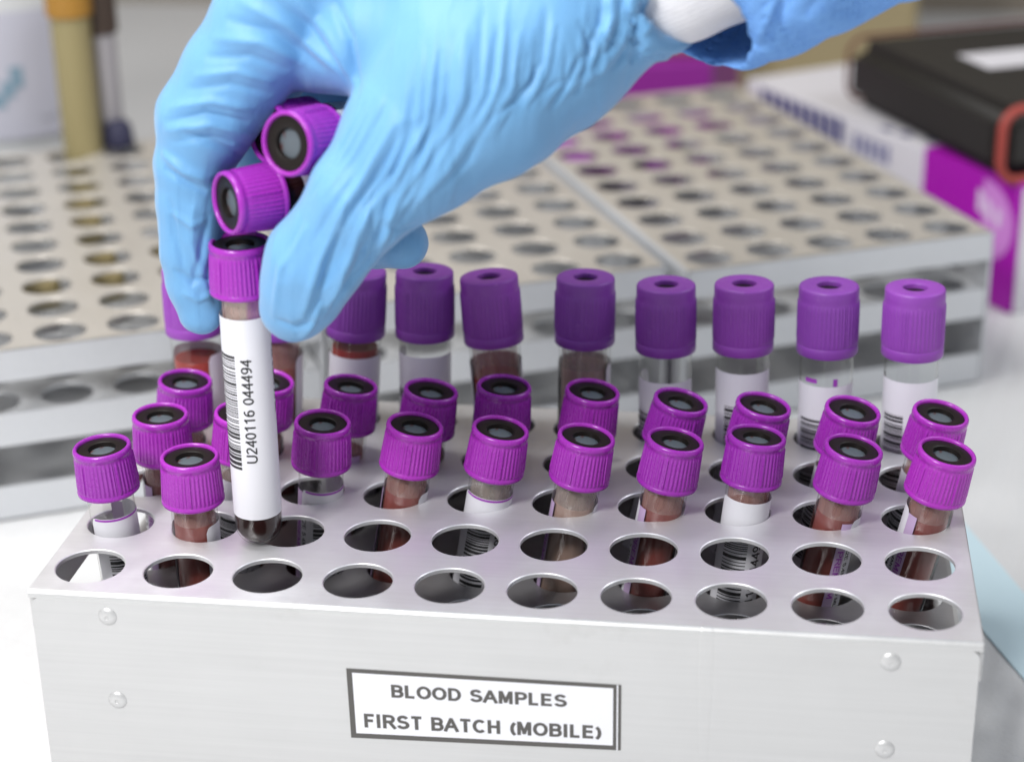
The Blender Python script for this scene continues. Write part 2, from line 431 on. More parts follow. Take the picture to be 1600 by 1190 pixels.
def text_mesh(s, size=1, bold=0.085, fit=None, track=0.04, sub=None):
    V, F = [], []; x = 0; q = [0]
    def poly(pts):
        o = len(V); q[0] += 1; z = (q[0] % 7) * 0.0035
        V.extend([(a, bold + b * (1 - 2 * bold), z) for a, b in pts]); F.append(tuple(range(o, o + len(pts))))
    hw = bold
    for chh in s:
        adv, st = GL[chh]
        for line0 in st:
            line = line0
            dirs = []
            for i in range(len(line) - 1):
                dx_, dy_ = line[i + 1][0] - line[i][0], line[i + 1][1] - line[i][1]
                L = math.hypot(dx_, dy_) or 1e-9; dirs.append((dx_ / L, dy_ / L, L))
            def tip(pt, uy_): return hw / abs(uy_) if (pt[1] in (0, 1) and abs(uy_) > 0.6) else 0
            def ext(i):
                if i == 0: return tip(line[0], dirs[0][1])
                if i == len(dirs): return tip(line[-1], dirs[-1][1])
                if i <= 0 or i >= len(dirs): return 0
                c = max(-1, min(1, dirs[i - 1][0] * dirs[i][0] + dirs[i - 1][1] * dirs[i][1])); a = math.acos(c)
                return min(hw * math.tan(a / 2), hw * 1.0) if a < 2.9 else 0
            for i, (ux, uy, L) in enumerate(dirs):
                if L < 1e-6: continue
                e0, e1 = ext(i), ext(i + 1)
                ax_, ay = line[i][0] - ux * e0, line[i][1] - uy * e0; bx_, by = line[i + 1][0] + ux * e1, line[i + 1][1] + uy * e1
                nx, ny = -uy * hw, ux * hw
                n = 1 if L < 0.3 else 3
                for k in range(n):
                    p = (ax_ + (bx_ - ax_) * k / n, ay + (by - ay) * k / n); r = (ax_ + (bx_ - ax_) * (k + 1) / n, ay + (by - ay) * (k + 1) / n)
                    poly([(x + p[0] - nx, p[1] - ny), (x + r[0] - nx, r[1] - ny), (x + r[0] + nx, r[1] + ny), (x + p[0] + nx, p[1] + ny)])
        x += adv + track
    me = bpy.data.meshes.new('lettering')
    xs = [v[0] for v in V]; ys = [v[1] for v in V]
    cx, cy = (min(xs) + max(xs)) / 2, 0.5
    kx, ky = (fit[0] / (max(xs) - min(xs)), fit[1]) if fit else (1, 1)
    me.from_pydata([((a - cx) * kx, (b - cy) * ky, z) for a, b, z in V], [], F)
    me.update()
    return me          # in units, not yet scaled

def sign(parent):
    y = Y0 - 0.14
    c = [at(541, 1043, Y0), at(971, 1069, Y0), at(970, 1171, Y0), at(549, 1151, Y0)]
    c = [Vector((p.x, 0, p.z)) for p in c]
    def bil(s, t): return c[0] * (1 - s) * (1 - t) + c[1] * s * (1 - t) + c[2] * s * t + c[3] * (1 - s) * t
    def quad(name, y, s0, s1, t0, t1, m, par, k=8):
        V, F = [], []
        for j in range(2):
            for i in range(k + 1):
                p = bil(s0 + (s1 - s0) * i / k, t0 + (t1 - t0) * j); V.append((p.x, y, p.z))
        for i in range(k): F.append((k + 1 + i, k + 2 + i, i + 1, i))
        return link(name, mesh(name, V, F, False), m, par)
    bd = quad('paper_sign', y, 0, 1, 0, 1, M['sign_ink'], parent)
    quad('sign_face', y - 0.05, 0.021, 0.971, 0.055, 0.928, M['sign_paper'], bd)
    quad('sign_edge_line', y - 0.07, 0.984, 0.989, 0.0, 1.0, M['sign_paper'], bd)
    for s, (a, b), (hx, tt) in [('BLOOD SAMPLES', (614, 888), (0, .285)), ('FIRST BATCH (MOBILE)', (568, 941), (0, .735))]:
        me = text_mesh(s, 1, 0.125, track=0.14)
        W = max(v.co.x for v in me.vertices) * 2
        s0 = (a - 545) / 426; s1 = (b - 545) / 426
        hgt = 0.20 if 'BLOOD' in s else 0.215
        H = 1.0
        for v in me.vertices:
            q = bil(s0 + (s1 - s0) * (v.co.x / W + 0.5), tt - v.co.y / H * hgt)
            v.co = Vector((q.x, y - 0.09 - v.co.z, q.z)) * U
        link('lettering', me, M['sign_ink'], bd)
sign(main)

# ------------------------------------------------------------------ tube parts (local z up, origin at the tube's bottom)
def rib_fn(depth, z0, z1, n, bold_n, gap):
    def fn(r, z, a):
        if z < z0 or z > z1: return r
        e = min(1, (z - z0) / 0.5 + 0.001, (z1 - z) / 0.5 + 0.001)
        ph = (a / (2 * math.pi) * bold_n) % 1.0
        if ph < gap:                       # smooth window with one bold rib in it
            q = abs(ph - gap * 0.5) / (gap * 0.5)
            return r + depth * 1.6 * e * (1 if q < 0.28 else 0)
        k = math.cos(a * n)
        return r + depth * e * max(0.0, min(1.0, k * 1.6 + 0.5))
    return fn
def cap_short():
    H = 12.4
    prof = [(6.1, 0.1), (7.5, 0.0), (7.75, 0.2), (7.78, 0.75), (7.62, 1.15), (7.5, 1.3), (7.5, 1.7), (7.49, 2.2), (7.3, 5.5), (7.12, 9.0), (7.1, 9.4), (7.1, 9.8),
            (7.08, 10.6), (7.22, 10.75), (7.28, 11.3), (7.2, 11.9), (6.95, 12.3), (6.6, 12.4), (6.3, 12.25), (6.15, 11.9), (6.12, 11.2)]
    return lathe('cap', prof, 360, rib_fn(0.20, 1.3, 9.9, 45, 5, 0.20), 60)
def stopper_short():
    return lathe('stopper', [(6.2, 11.55), (6.0, 11.62), (3.7, 11.62), (3.45, 11.5), (3.3, 10.6), (3.28, 10.4), (3.26, 10.3)], 64)
def septum_short():
    return lathe('septum', [(3.4, 10.35), (2.2, 10.5), (1.0, 10.62), (0.001, 10.65)], 48)
def cap_tall():
    prof = [(7.2, 0.1), (8.05, 0.0), (8.2, 0.25), (8.2, 2.6), (8.14, 2.75), (8.05, 2.8), (8.1, 3.0), (8.1, 3.3), (8.1, 3.8), (8.1, 9), (8.08, 13.0), (8.05, 14.2), (8.0, 14.7), (7.95, 15.2),
            (7.95, 15.9), (7.92, 17.9), (7.78, 18.3), (7.45, 18.53), (7.1, 18.6), (3.6, 18.6), (3.3, 18.5), (3.2, 18.2), (3.2, 16.6)]
    return lathe('cap', prof, 360, rib_fn(0.16, 3.0, 14.7, 45, 5, 0.12), 60)
def stopper_tall():
    return lathe('stopper', [(3.3, 17.2), (1.8, 17.3), (0.001, 17.35)], 40)
def glass_body(r, H):
    prof = [(0.001, 0)] + [(r * math.sin(a), r - r * math.cos(a)) for a in [math.pi / 2 * k / 10 for k in range(1, 11)]] + [(r, H * 0.3), (r, H * .6), (r, H)]
    return lathe('glass_body', prof, 64)
def inner_liquid(r, lvl, z0=0.8, wob=0.0):
    prof = [(0.001, z0)] + [(r * math.sin(a), z0 + r - r * math.cos(a)) for a in [math.pi / 2 * k / 8 for k in range(1, 9)]] + [(r, lvl * 0.5), (r, lvl - .4), (r * 0.97, lvl - 0.1), (r * 0.8, lvl - 0.25), (0.001, lvl - 0.3)]
    return lathe('blood', prof, 48)
def sleeve_patch(name, R, a0, a1, z0, z1, n=None, corner=0.0, wave=None):
    """curved sheet on a cylinder; angles in degrees, 0 = towards the viewer (-Y), positive to the viewer's right"""
    n = n or max(2, int(abs(a1 - a0) / 5))
    V, F = [], []
    for i in range(n + 1):
        a = a0 + (a1 - a0) * i / n
        A = rad(a - 90)
        zt, zb = z1, z0
        if corner:
            d = min(rad(a - a0) * R, rad(a1 - a) * R)
            if d < corner:
                dz = corner - math.sqrt(max(corner ** 2 - (corner - d) ** 2, 0)); zt -= dz; zb += dz
        if wave: zt += wave(a)
        V += [(R * math.cos(A), R * math.sin(A), zb), (R * math.cos(A), R * math.sin(A), zt)]
    for i in range(n): F.append((2 * i, 2 * i + 2, 2 * i + 3, 2 * i + 1))
    return V, F
def patch(name, *a, **k):
    return mesh(name, *sleeve_patch(name, *a, **k))
def wrap_text(s, R, ang, zc, length, height, up=True):
    me = text_mesh(s, 1, 0.080, fit=(length, height * 1.08))
    for v in me.vertices:
        a = rad(ang - 90) - v.co.y / R if up else rad(ang - 90) + v.co.y / R
        z = zc + (v.co.x if up else -v.co.x)
        Rz = R + v.co.z
        v.co = Vector((Rz * math.cos(a), Rz * math.sin(a), z)) * U
    return me
def barcode(R, a0, a1, z0, z1, seed):
    rr = random.Random(seed); V, F = [], []
    z = z0
    while z < z1:
        w = rr.choice([0.22, 0.3, 0.3, 0.45, 0.7, 0.95]); 
        v, f = sleeve_patch('b', R, a0, a1, z, min(z + w, z1), 10)
        o = len(V); V += v; F += [tuple(i + o for i in q) for q in f]
        z += w + rr.choice([0.25, 0.3, 0.4, 0.65])
    return mesh('barcode', V, F)

CAP_S, STOP_S, SEP_S = cap_short(), stopper_short(), septum_short()
CAP_T, STOP_T = cap_tall(), stopper_tall()
RS, LS = 5.78, 79.0
RT, LT = 7.1, 101.0
GL_S, GL_T = glass_body(RS, 69.5), glass_body(RT, 84.5)

def add(me, name, m, parent, dz=0):
    me2 = me
    o = link(name, me2, None, parent)
    if len(me2.materials) == 0: me2.materials.append(m)
    elif me2.materials[0] != m:
        o.data = me2.copy(); o.data.materials.clear(); o.data.materials.append(m)
    if dz: o.location.z = dz * U
    return o
def dress(t, R, phi, zlo, zhi, code, mirror, line, seed, wave=None, tall=False, az=0, full=False):
    phi += az
    """paper label with bar code and number; phi = angle of the printed number"""
    Rl = R + 0.10
    lo, hi = (phi - 125, phi + 95) if not full else (phi - 176, phi + 176)
    lb = link('label', patch('label', Rl, lo, hi, zlo, zhi, corner=1.6, wave=wave), M['paper'], t)
    if not tall and not full:
        e0, e1 = (hi - 2, hi + 26) if not mirror else (lo - 26, lo + 2)
        st = link('printed_strip', patch('strip', Rl - 0.03, e0, e1, zlo + 1, zhi - 1), M['lilac'], lb)
        link('lettering', wrap_text('PREMIUM', Rl + 0.03, (e0 + e1) / 2, zhi - 16, 14, 1.5, up=False), M['violet_print'], lb)
        link('lettering', wrap_text('K2E 5.4MG 2.0 ML', Rl + 0.03, (hi - 10) if not mirror else lo + 10, zhi - 17, 18, 1.2, up=False), M['ink'], lb)
    k = 5.78 / R
    zm = zhi - 23.4 if not tall else zhi - 24
    link('barcode', barcode(Rl + 0.04, phi - 88 * k, phi - 26 * k, zm - 15.5, zm + 14.5, seed), M['ink'], lb)
    link('lettering', wrap_text(code, Rl + 0.05, phi, zm, 27, 2.5), M['ink'], lb)
    if line:
        link('purple_line', patch('line', Rl + 0.03, lo + 12, hi - 12, zhi - 0.75, zhi - 0.15), M['violet_print'], lb)

def orient(base, top):
    d = (Vector(top) - Vector(base)).normalized()
    return Vector((0, 0, 1)).rotation_difference(d)
def short_tube(base, top, code, phi, content='blood', mirror=False, line=False, wave=None, level=60.5, film_m='film_pink', seed=1, spin=0, zhi=61.2, name='blood_tube', full=False):
    top = Vector(top); d = (top - Vector(base)).normalized()
    t = empty(name, top - d * LS, orient(base, top))
    c = add(CAP_S, 'cap', M['cap'], t, LS - 12.4); c.rotation_euler.z = rad(spin)
    s_ = add(STOP_S, 'stopper', M['rubber'], t, LS - 12.4)
    add(SEP_S, 'septum', M['septum'], s_)
    add(GL_S, 'glass_body', M['glass'], t)
    add(inner_liquid(5.2 if content != 'blood_dark' else 5.6, level), 'blood', M[content], t)
    if film_m:
        link('blood_film', lathe('film', [(5.12, level - 0.2), (5.12, level + 3), (5.12, 68.5)], 40), M[film_m], t)
    dress(t, RS, phi, 9.2, zhi, code, mirror, line, seed, wave, az=math.degrees(math.atan2(161 - top.x, top.y + 392)), full=full)
    return t
def tall_tube(base, top, code, phi, content, level, film_m, seed, spin=0, zhi=78.5, wave=None):
    top = Vector(top); d = (top - Vector(base)).normalized()
    t = empty('blood_tube', top - d * LT, orient(base, top))
    c = add(CAP_T, 'cap', M['cap_matte'], t, LT - 18.6); c.rotation_euler.z = rad(spin)
    add(STOP_T, 'stopper', M['rubber'], t, LT - 18.6)
    add(GL_T, 'glass_body', M['glass'], t)
    add(inner_liquid(6.35, level), 'blood', M[content], t)
    if film_m:
        link('blood_film', lathe('film', [(6.3, level - 0.2), (6.3, level + 3), (6.3, min(level + 9, 82))], 40), M[film_m], t)
    dress(t, RT, phi, 20, zhi, code, False, False, seed, wave, tall=True, az=math.degrees(math.atan2(161 - top.x, top.y + 392)))
    return t

TUBES = [(2, 1, -1.39, 22.27, -2.42, 21.63, 21.96), (2, 2, 20.35, 20.35, 20.58, 19.76, 21.25), (3, 1, 5.0, 44.5, 5.48, 43.9, 21), (3, 2, 24.59, 46.15, 27.12, 45.03, 21.9), (3, 3, 46.53, 44.25, 48.6, 43.12, 21.21), (3, 4, 68.64, 44.42, 72.36, 43.93, 21.2), (3, 5, 90.53, 44.44, 94.25, 43.83, 21.21), (3, 6, 112.57, 43.25, 116.09, 42.8, 20.65), (3, 7, 134.7, 43.1, 138.2, 43.01, 20.66), (3, 8, 155.95, 44.68, 158.2, 45.2, 21.74), (3, 9, 178.4, 43.6, 181.87, 42.6, 20.8), (3, 10, 200.3, 43.9, 204.28, 42.3, 20.9),
(4, 1, 3.27, 67.0, 5.39, 66.38, 21.0), (4, 2, 24.3, 68.21, 27.86, 67.23, 21.42), (4, 3, 47.37, 67.2, 50.59, 67.67, 21.07), (4, 4, 68.91, 67, 72.35, 67, 20.9), (4, 5, 89.58, 69.17, 91.56, 68.73, 22.18), (4, 6, 112.04, 69.03, 115.01, 68.27, 21.97), (4, 7, 133.58, 67.21, 138.25, 66.61, 20.95), (4, 8, 155.71, 67, 159.51, 66.2, 20.9), (4, 9, 178.54, 67.2, 182.19, 65.4, 20.9), (4, 10, 200.75, 67, 204.21, 65.3, 20.9),
(5, 1, 0.93, 91.19, 0.77, 92.48, 43.2), (5, 2, 22.92, 91.44, 25.32, 93.08, 43.39), (5, 3, 44.51, 92.49, 47.8, 93.91, 43.73), (5, 4, 65.4, 92.46, 66.33, 94.27, 44.04), (5, 5, 87.05, 90.87, 84.17, 93.1, 43.61), (5, 6, 110.02, 92.29, 110.45, 94.0, 43.92), (5, 7, 132.64, 91, 132.24, 92.5, 43.2), (5, 8, 153.45, 91.95, 152.95, 93.57, 43.73), (5, 9, 175.87, 92.5, 175.31, 93.92, 43.89), (5, 10, 198.27, 92.33, 197.77, 94.03, 43.93)]
sw = lambda a: 0
def swoosh(c, h=3.0): return lambda a: h * (1 / (1 + math.exp((a - c) / 7)) - 1)
ORD = ['first', 'second', 'third', 'fourth', 'fifth', 'sixth', 'seventh', 'eighth', 'ninth', 'tenth']
SPEC = {  # (row, col): phi, content, mirror, line, film, level, look
 (2, 1): (62, 'blood_brown', False, True, None, 40.0, 'short tube with clear neck and violet line at the left end'),
 (2, 2): (150, 'blood', False, False, 'film_pink', 61.5, 'short tube of red blood at the front left, beside the held tube'),
 (3, 1): (200, 'blood', False, False, 'film_pink', 60.5, None), (3, 2): (30, 'blood_brown', False, False, 'film_grey', 60, None),
 (3, 3): (70, 'blood_brown', True, True, None, 45.0, None), (3, 4): (160, 'blood', False, False, 'film_pink', 60.2, None),
 (3, 5): (40, 'blood_brown', False, True, 'film_grey', 55, None), (3, 6): (178, 'blood_brown', False, False, 'film_grey', 60.2, None),
 (3, 7): (196, 'blood', False, False, 'film_pink', 60.2, None), (3, 8): (42, 'blood', False, False, 'film_pink', 60, None),
 (3, 9): (165, 'blood', True, False, 'film_pink', 60.8, None), (3, 10): (212, 'blood', False, False, 'film_pink', 60.6, None),
}
LOOK3 = {1: 'brownish blood', 2: 'half hidden by the held tube', 3: 'violet-lined white label', 4: 'red blood, white label edge right', 5: 'a white label ringed in violet',
         6: 'pale brown blood', 7: 'red blood and lilac strip', 8: 'a plain white label', 9: 'red blood, lilac strip at right', 10: 'red blood, white label at left'}
GS = 'short purple capped blood tubes standing in the rack'
GT = 'tall matte violet capped tubes in the back row'
codes = {}
for (r, c, bx, by, tx, ty, tz) in TUBES:
    num = {(3, 5): '044495', (3, 8): '044492', (3, 9): '044401', (3, 10): '044507', (3, 3): '044450'}.get((r, c), '0444%02d' % ((r * 17 + c * 7) % 90 + 10))
    code = 'U240116 ' + num
    if r < 5:
        sp = SPEC.get((r, c), ({9: 10, 10: 5, 1: 60}.get(c, random.uniform(0, 360)), 'blood', random.random() < .4, False, 'film_pink', 60.3, None))
        z = 61.2
        wv = None
        if (r, c) == (3, 4): wv = None
        if (r, c) == (3, 10): z = 62.5
        if (r, c) == (3, 8): z = 62.6
        t = short_tube((bx, by, 0), (tx, ty, tz), code, sp[0], sp[1], sp[2], sp[3], wv, sp[5], sp[4], r * 31 + c, random.uniform(0, 360), z)
        if r == 2: lab = sp[6]
        elif r == 3: lab = '%s from left in nearest row of ten, %s' % (ORD[c - 1], LOOK3[c])
        else: lab = 'glossy purple capped tube, %s from left in the middle row of ten' % ORD[c - 1]
        meta(t, lab, 'blood tube', GS)
    else:
        P5 = {1: (150, 'blood_clot', 75), 2: (170, 'blood', 74), 3: (20, 'blood_clot', 79.2), 4: (-35, 'blood_brown', 60), 5: (195, 'blood_clot', 73), 6: (180, 'blood_brown', 76),
              7: (-40, 'blood_brown', 55), 8: (5, 'blood_brown', 60), 9: (0, 'blood_brown', 60), 10: (30, 'blood', 60)}[c]
        zh = {3: 77.5, 4: 78.2, 7: 75, 8: 77.5, 9: 74.5, 10: 76.5}.get(c, 77)
        ph = {8: 32, 9: 12, 7: -15, 10: 10, 4: -10}.get(c, P5[0])
        t = tall_tube((bx, by, 0), (tx, ty, tz), code, ph, P5[1], P5[2], {6: 'film_grey', 2: 'film_pink', 5: 'film_pink', 10: 'film_pink'}.get(c), r * 31 + c, random.uniform(0, 360), zh)
        look = {1: 'bright red contents behind the index finger', 2: 'brown contents behind the thumb tip', 3: 'red clot above a white label', 4: 'plain white label', 5: 'leaning left, red at the bottom',
                6: 'pale brown contents', 7: 'torn white label with bar code', 8: 'white label and bar code', 9: 'white label with violet marks', 10: 'white rounded label at the right end'}[c]
        meta(t, 'tall tube %s from left in back row, %s' % (ORD[c - 1], look), 'blood tube', GT)
        if c == 9:
            for a0, a1, za, zb in [(-48, -20, 75.4, 76.6), (14, 24, 74.6, 76.8)]:
                link('violet_mark', patch('violet_mark', RT + 0.2, a0, a1, za, zb), M['violet_print'], t)

# held tubes
GH = 'blood tubes held in the gloved hand'
Yh = 16.5
hb = Vector((37.6, Yh + 0.6, 0.5)); ht = Vector((38.6, Yh - 0.8, 78.6))
t = short_tube(hb, ht, 'U240116 044494', -5, 'blood_dark', False, False, None, 57.0, 'film_pink', 5, 20, 61.5)
t.location = (ht - (ht - hb).normalized() * LS) * U
meta(t, 'upright dark blood tube numbered U240116 044494 between finger and thumb', 'blood tube', GH)
def cdir(r, u_, a): return RM @ Vector((r, u_, -a)).normalized()
def lying(px_, py_, Y, d, lab, phi, content='blood_dark', spin=0, zhi=61.5):
    top = at(px_, py_, Y); d = Vector(d)
    t = short_tube(top + d * LS, top, 'U240116 0444%02d' % (90 + spin % 9), phi, content, False, False, None, 66, None, spin, spin * 37, zhi, full=True)
    meta(t, lab, 'blood tube', GH)
lying(446, 225, 2, cdir(.57, .19, .80), 'upper tube lying in the hand, its purple cap facing the viewer', 120, spin=3, zhi=66.3)
lying(352, 318, 8, (at(776, 245, 58) - at(352, 318, 8)).normalized(), 'lower tube lying in the hand, purple cap directly above the upright tube', 180, spin=5)
lying(418, 209, 19, cdir(.70, .16, .70), 'tube hidden behind the upper cap in the hand, only its dark rim showing', 90, spin=7)

# ------------------------------------------------------------------ gloved hand (implicit surface -> mesh)
def sdf_cap(P, a, b, ra, rb):
    a = np.array(a, np.float32); b = np.array(b, np.float32)
    ba = b - a; pa = P - a
    h = np.clip((pa @ ba) / (ba @ ba), 0, 1)
    return np.linalg.norm(pa - h[..., None] * ba, axis=-1) - (ra + (rb - ra) * h)
def smin(a, b, k):
    h = np.clip(0.5 + 0.5 * (b - a) / k, 0, 1)
    return b * (1 - h) + a * h - k * h * (1 - h)
def surface_nets(F, org, h):
    S = F < 0
    nx, ny, nz = F.shape
    cnt = np.zeros((nx - 1, ny - 1, nz - 1), np.float32); acc = np.zeros((nx - 1, ny - 1, nz - 1, 3), np.float32)
    corners = [(i, j, k) for i in (0, 1) for j in (0, 1) for k in (0, 1)]
    def sl(c): return tuple(slice(c[d], F.shape[d] - 1 + c[d]) for d in range(3))
    for c in corners:
        for d in range(3):
            if c[d]: continue
            e = list(c); e[d] = 1; e = tuple(e)
            A, B = F[sl(c)], F[sl(e)]
            m = (A < 0) != (B < 0)
            t = np.where(m, A / np.where(m, A - B, 1), 0)
            for q in range(3):
                acc[..., q] += np.where(m, (t if q == d else c[q]), 0)
            cnt += m
    act = cnt > 0
    idx = -np.ones(act.shape, np.int64); idx[act] = np.arange(act.sum())
    ijk = np.argwhere(act)
    V = (ijk + acc[act] / cnt[act][:, None]) * h + np.array(org)
    faces = []
    for d in range(3):
        a, b = (d + 1) % 3, (d + 2) % 3
        s0 = [slice(1, n - 1) for n in F.shape]; s1 = list(s0)
        s0[d] = slice(0, F.shape[d] - 1); s1[d] = slice(1, F.shape[d])
        A, B = S[tuple(s0)], S[tuple(s1)]
        for flip, mm in ((False, A & ~B), (True, ~A & B)):
            q = np.argwhere(mm)
            if not len(q): continue
            q[:, a] += 1; q[:, b] += 1
            def g(da, db):
                p = q.copy(); p[:, a] -= da; p[:, b] -= db
                return idx[p[:, 0], p[:, 1], p[:, 2]]
            f = np.stack([g(1, 1), g(0, 1), g(0, 0), g(1, 0)], 1)
            faces.append(f[:, ::-1] if flip else f)
    return V, np.concatenate(faces)
def chain(*pts):
    pts = [(at(x, y, Y), r) for x, y, Y, r in pts]
    return [(pts[i][0], pts[i + 1][0], pts[i][1], pts[i + 1][1]) for i in range(len(pts) - 1)]
def eval_chain(P, ch, k=1.5):
    F = None
    for a, b, ra, rb in ch:
        f = sdf_cap(P, a, b, ra, rb)
        F = f if F is None else smin(F, f, k)
    return F
def grid(lo, hi, h):
    ax = [np.arange(lo[i], hi[i] + h, h, dtype=np.float32) for i in range(3)]
    return np.stack(np.meshgrid(*ax, indexing='ij'), -1), ax
def sub_mesh(V, F, name, lev=1):
    me = bpy.data.meshes.new(name)
    me.from_pydata(V.tolist(), [], F.tolist())
    o = bpy.data.objects.new('tmp', me); COL.objects.link(o)
    sm = o.modifiers.new('s', 'SMOOTH'); sm.factor = 0.5; sm.iterations = 3
    ss = o.modifiers.new('u', 'SUBSURF'); ss.levels = lev
    dg = bpy.context.evaluated_depsgraph_get()
    me2 = bpy.data.meshes.new_from_object(o.evaluated_get(dg))
    bpy.data.objects.remove(o)
    return me2

index_f = chain((480, -50, 26, 14), (419, 41, 24, 13), (368, 113, 23, 12), (322, 190, 22, 11.2), (300, 258, 21, 8.8), (299, 310, 21, 8.2), (300, 395, 21, 7.4), (306, 440, 21, 6.8), (314, 488, 20, 5.4))
thumb_f = chain((459, 480, 6, 8.0), (474, 450, 5, 9.2), (495, 405, 4, 10.6), (530, 360, 3, 10.2), (568, 308, 3, 11.8), (655, 215, 8, 17), (740, 130, 14, 22), (850, 58, 22, 21), (930, 14, 27, 17), (1030, -40, 30, 14.5), (1120, -80, 31, 14))
palm_f = chain((470, -70, 28, 14), (700, -50, 30, 20), (980, -60, 32, 16)) + chain((560, -60, 60, 14), (760, -20, 64, 16), (980, -50, 42, 13))
web_f = chain((470, 62, 30, 11.5), (600, 55, 22, 14), (700, 90, 20, 16))
mid_f = chain((560, -60, 46, 11), (400, 130, 50, 10), (415, 262, 53, 8.6), (520, 338, 50, 8.0), (588, 372, 42, 7.2), (628, 379, 35, 6.5))
ring_f = chain((640, -30, 66, 10), (490, 110, 72, 9), (590, 225, 72, 8), (660, 265, 64, 7))
pink_f = chain((720, 0, 80, 9), (580, 90, 88, 8), (650, 180, 86, 7), (720, 190, 80, 6.5))
wr_c = at(1046, 45, 24); wr_n = (at(1100, 22, 22) - at(1000, 50, 26)).normalized()
def hand_sdf(P):
    T = eval_chain(P, thumb_f, 3.0)
    Pm = eval_chain(P, palm_f, 6.0); W = eval_chain(P, web_f, 4.0); I = eval_chain(P, index_f, 1.6)
    Mi = eval_chain(P, mid_f, 1.5); Ri = eval_chain(P, ring_f, 1.5); Pi = eval_chain(P, pink_f, 1.5)
    F = smin(T, Pm, 9); F = smin(F, W, 3.0); F = smin(F, I, 1.5)
    F = smin(F, Mi, 1.0); F = smin(F, Ri, 1.0); F = smin(F, Pi, 1.0)
    pl = (P - np.array(wr_c, np.float32)) @ np.array(wr_n, np.float32)
    wob = 1.2 * np.sin(P[..., 2] * 0.35) + 0.8 * np.sin(P[..., 2] * 0.9 + P[..., 1] * .5)
    pl = pl + wob
    rim = np.sqrt(pl ** 2 + (F - 0.5) ** 2) - 1.3
    rim2 = np.sqrt((pl + 3.4) ** 2 + (F - 0.3) ** 2) - 1.1
    F = np.maximum(F, pl)
    F = smin(F, rim, 1.0); F = smin(F, rim2, 1.0)
    return F
h = 1.0
P, ax = grid((5, -22, 38), (172, 104, 168), h)
Fh = hand_sdf(P)
V, Fq = surface_nets(Fh, (ax[0][0], ax[1][0], ax[2][0]), h)
hand_me = sub_mesh(V, Fq, 'glove')
del P, Fh

def get_co(me):
    a = np.empty(len(me.vertices) * 3, np.float32); me.vertices.foreach_get('co', a); return a.reshape(-1, 3)
def get_no(me):
    a = np.empty(len(me.vertices) * 3, np.float32); me.vertices.foreach_get('normal', a); return a.reshape(-1, 3)
def creases(me, strokes, scale=1.0):
    """raise or press soft folds along lines that lie on the surface"""
    co = get_co(me); no = get_no(me)
    bvh = BVHTree.FromPolygons([Vector(c) for c in co], [tuple(p.vertices) for p in me.polygons])
    disp = np.zeros(len(co), np.float32)
    for pts, w, amp in strokes:
        # resample
        q = []
        for i in range(len(pts) - 1):
            for k in range(6):
                t = k / 6; q.append((pts[i][0] * (1 - t) + pts[i + 1][0] * t, pts[i][1] * (1 - t) + pts[i + 1][1] * t))
        q.append(pts[-1]); L = []
        for x, y in q:
            hit = bvh.ray_cast(CP, ray(x, y))[0]
            L.append(np.array(hit) if hit is not None else None)
        n = len(L)
        best = np.full(len(co), 1e9, np.float32); fade = np.zeros(len(co), np.float32)
        ok = [p for p in L if p is not None]
        if len(ok) < 2: continue
        lo = np.min(ok, 0) - 3 * w; hi = np.max(ok, 0) + 3 * w
        sel = np.where(np.all((co > lo) & (co < hi), axis=1))[0]
        if not len(sel): continue
        c = co[sel]; bb = np.full(len(sel), 1e9, np.float32); ff = np.zeros(len(sel), np.float32)
        for i in range(n - 1):
            a, b = L[i], L[i + 1]
            if a is None or b is None or np.linalg.norm(a - b) > 14: continue
            ba = b - a; hh = np.clip(((c - a) @ ba) / (ba @ ba + 1e-9), 0, 1)
            d = np.linalg.norm(c - a - hh[:, None] * ba, axis=1)
            m = d < bb
            s = (i + hh) / (n - 1)
            bb = np.where(m, d, bb); ff = np.where(m, np.sin(np.pi * np.clip(s, 0, 1)) ** 0.6, ff)
        disp[sel] += amp * ff * np.exp(-(bb / w) ** 2)
    co = co + no * (disp * scale)[:, None]
    return co
S_ = []
rr = random.Random(3)
def jit(p, j=3): return (p[0] + rr.uniform(-j, j), p[1] + rr.uniform(-j, j))
# long fine folds falling over the thumb side of the palm
for k in range(36):
    x0 = 630 + k * 9 + rr.uniform(-6, 6)
    top = (x0 + 12, rr.uniform(-10, 90) + max(0, (700 - x0) * .5))
    t_ = (x0 - 640) / 390
    contour = (700 + 300 * t_, 315 - 215 * t_)
    mid = (x0 + 4 - 4 * t_, (top[1] + contour[1]) / 2)
    end = (x0 - 42 + 10 * t_, contour[1] - 6 + rr.uniform(-30, 5) + (0 if x0 > 720 else 20))
    S_.append(([jit(top), jit(mid), jit(end)], rr.uniform(0.65, 0.95), rr.choice([-0.5, -0.4, -0.3, 0.28, 0.4])))
# folds gathering at the wrist
for k in range(6):
    x0 = 935 + k * 15
    S_.append(([(x0 + 6, -8), (x0 + 4, 35), (x0 - 14, 75), (x0 - 40, 112)], 0.9, rr.choice([-0.6, 0.45])))
S_.append(([(985, 20), (1000, 60), (985, 100)], 1.5, -1.3))
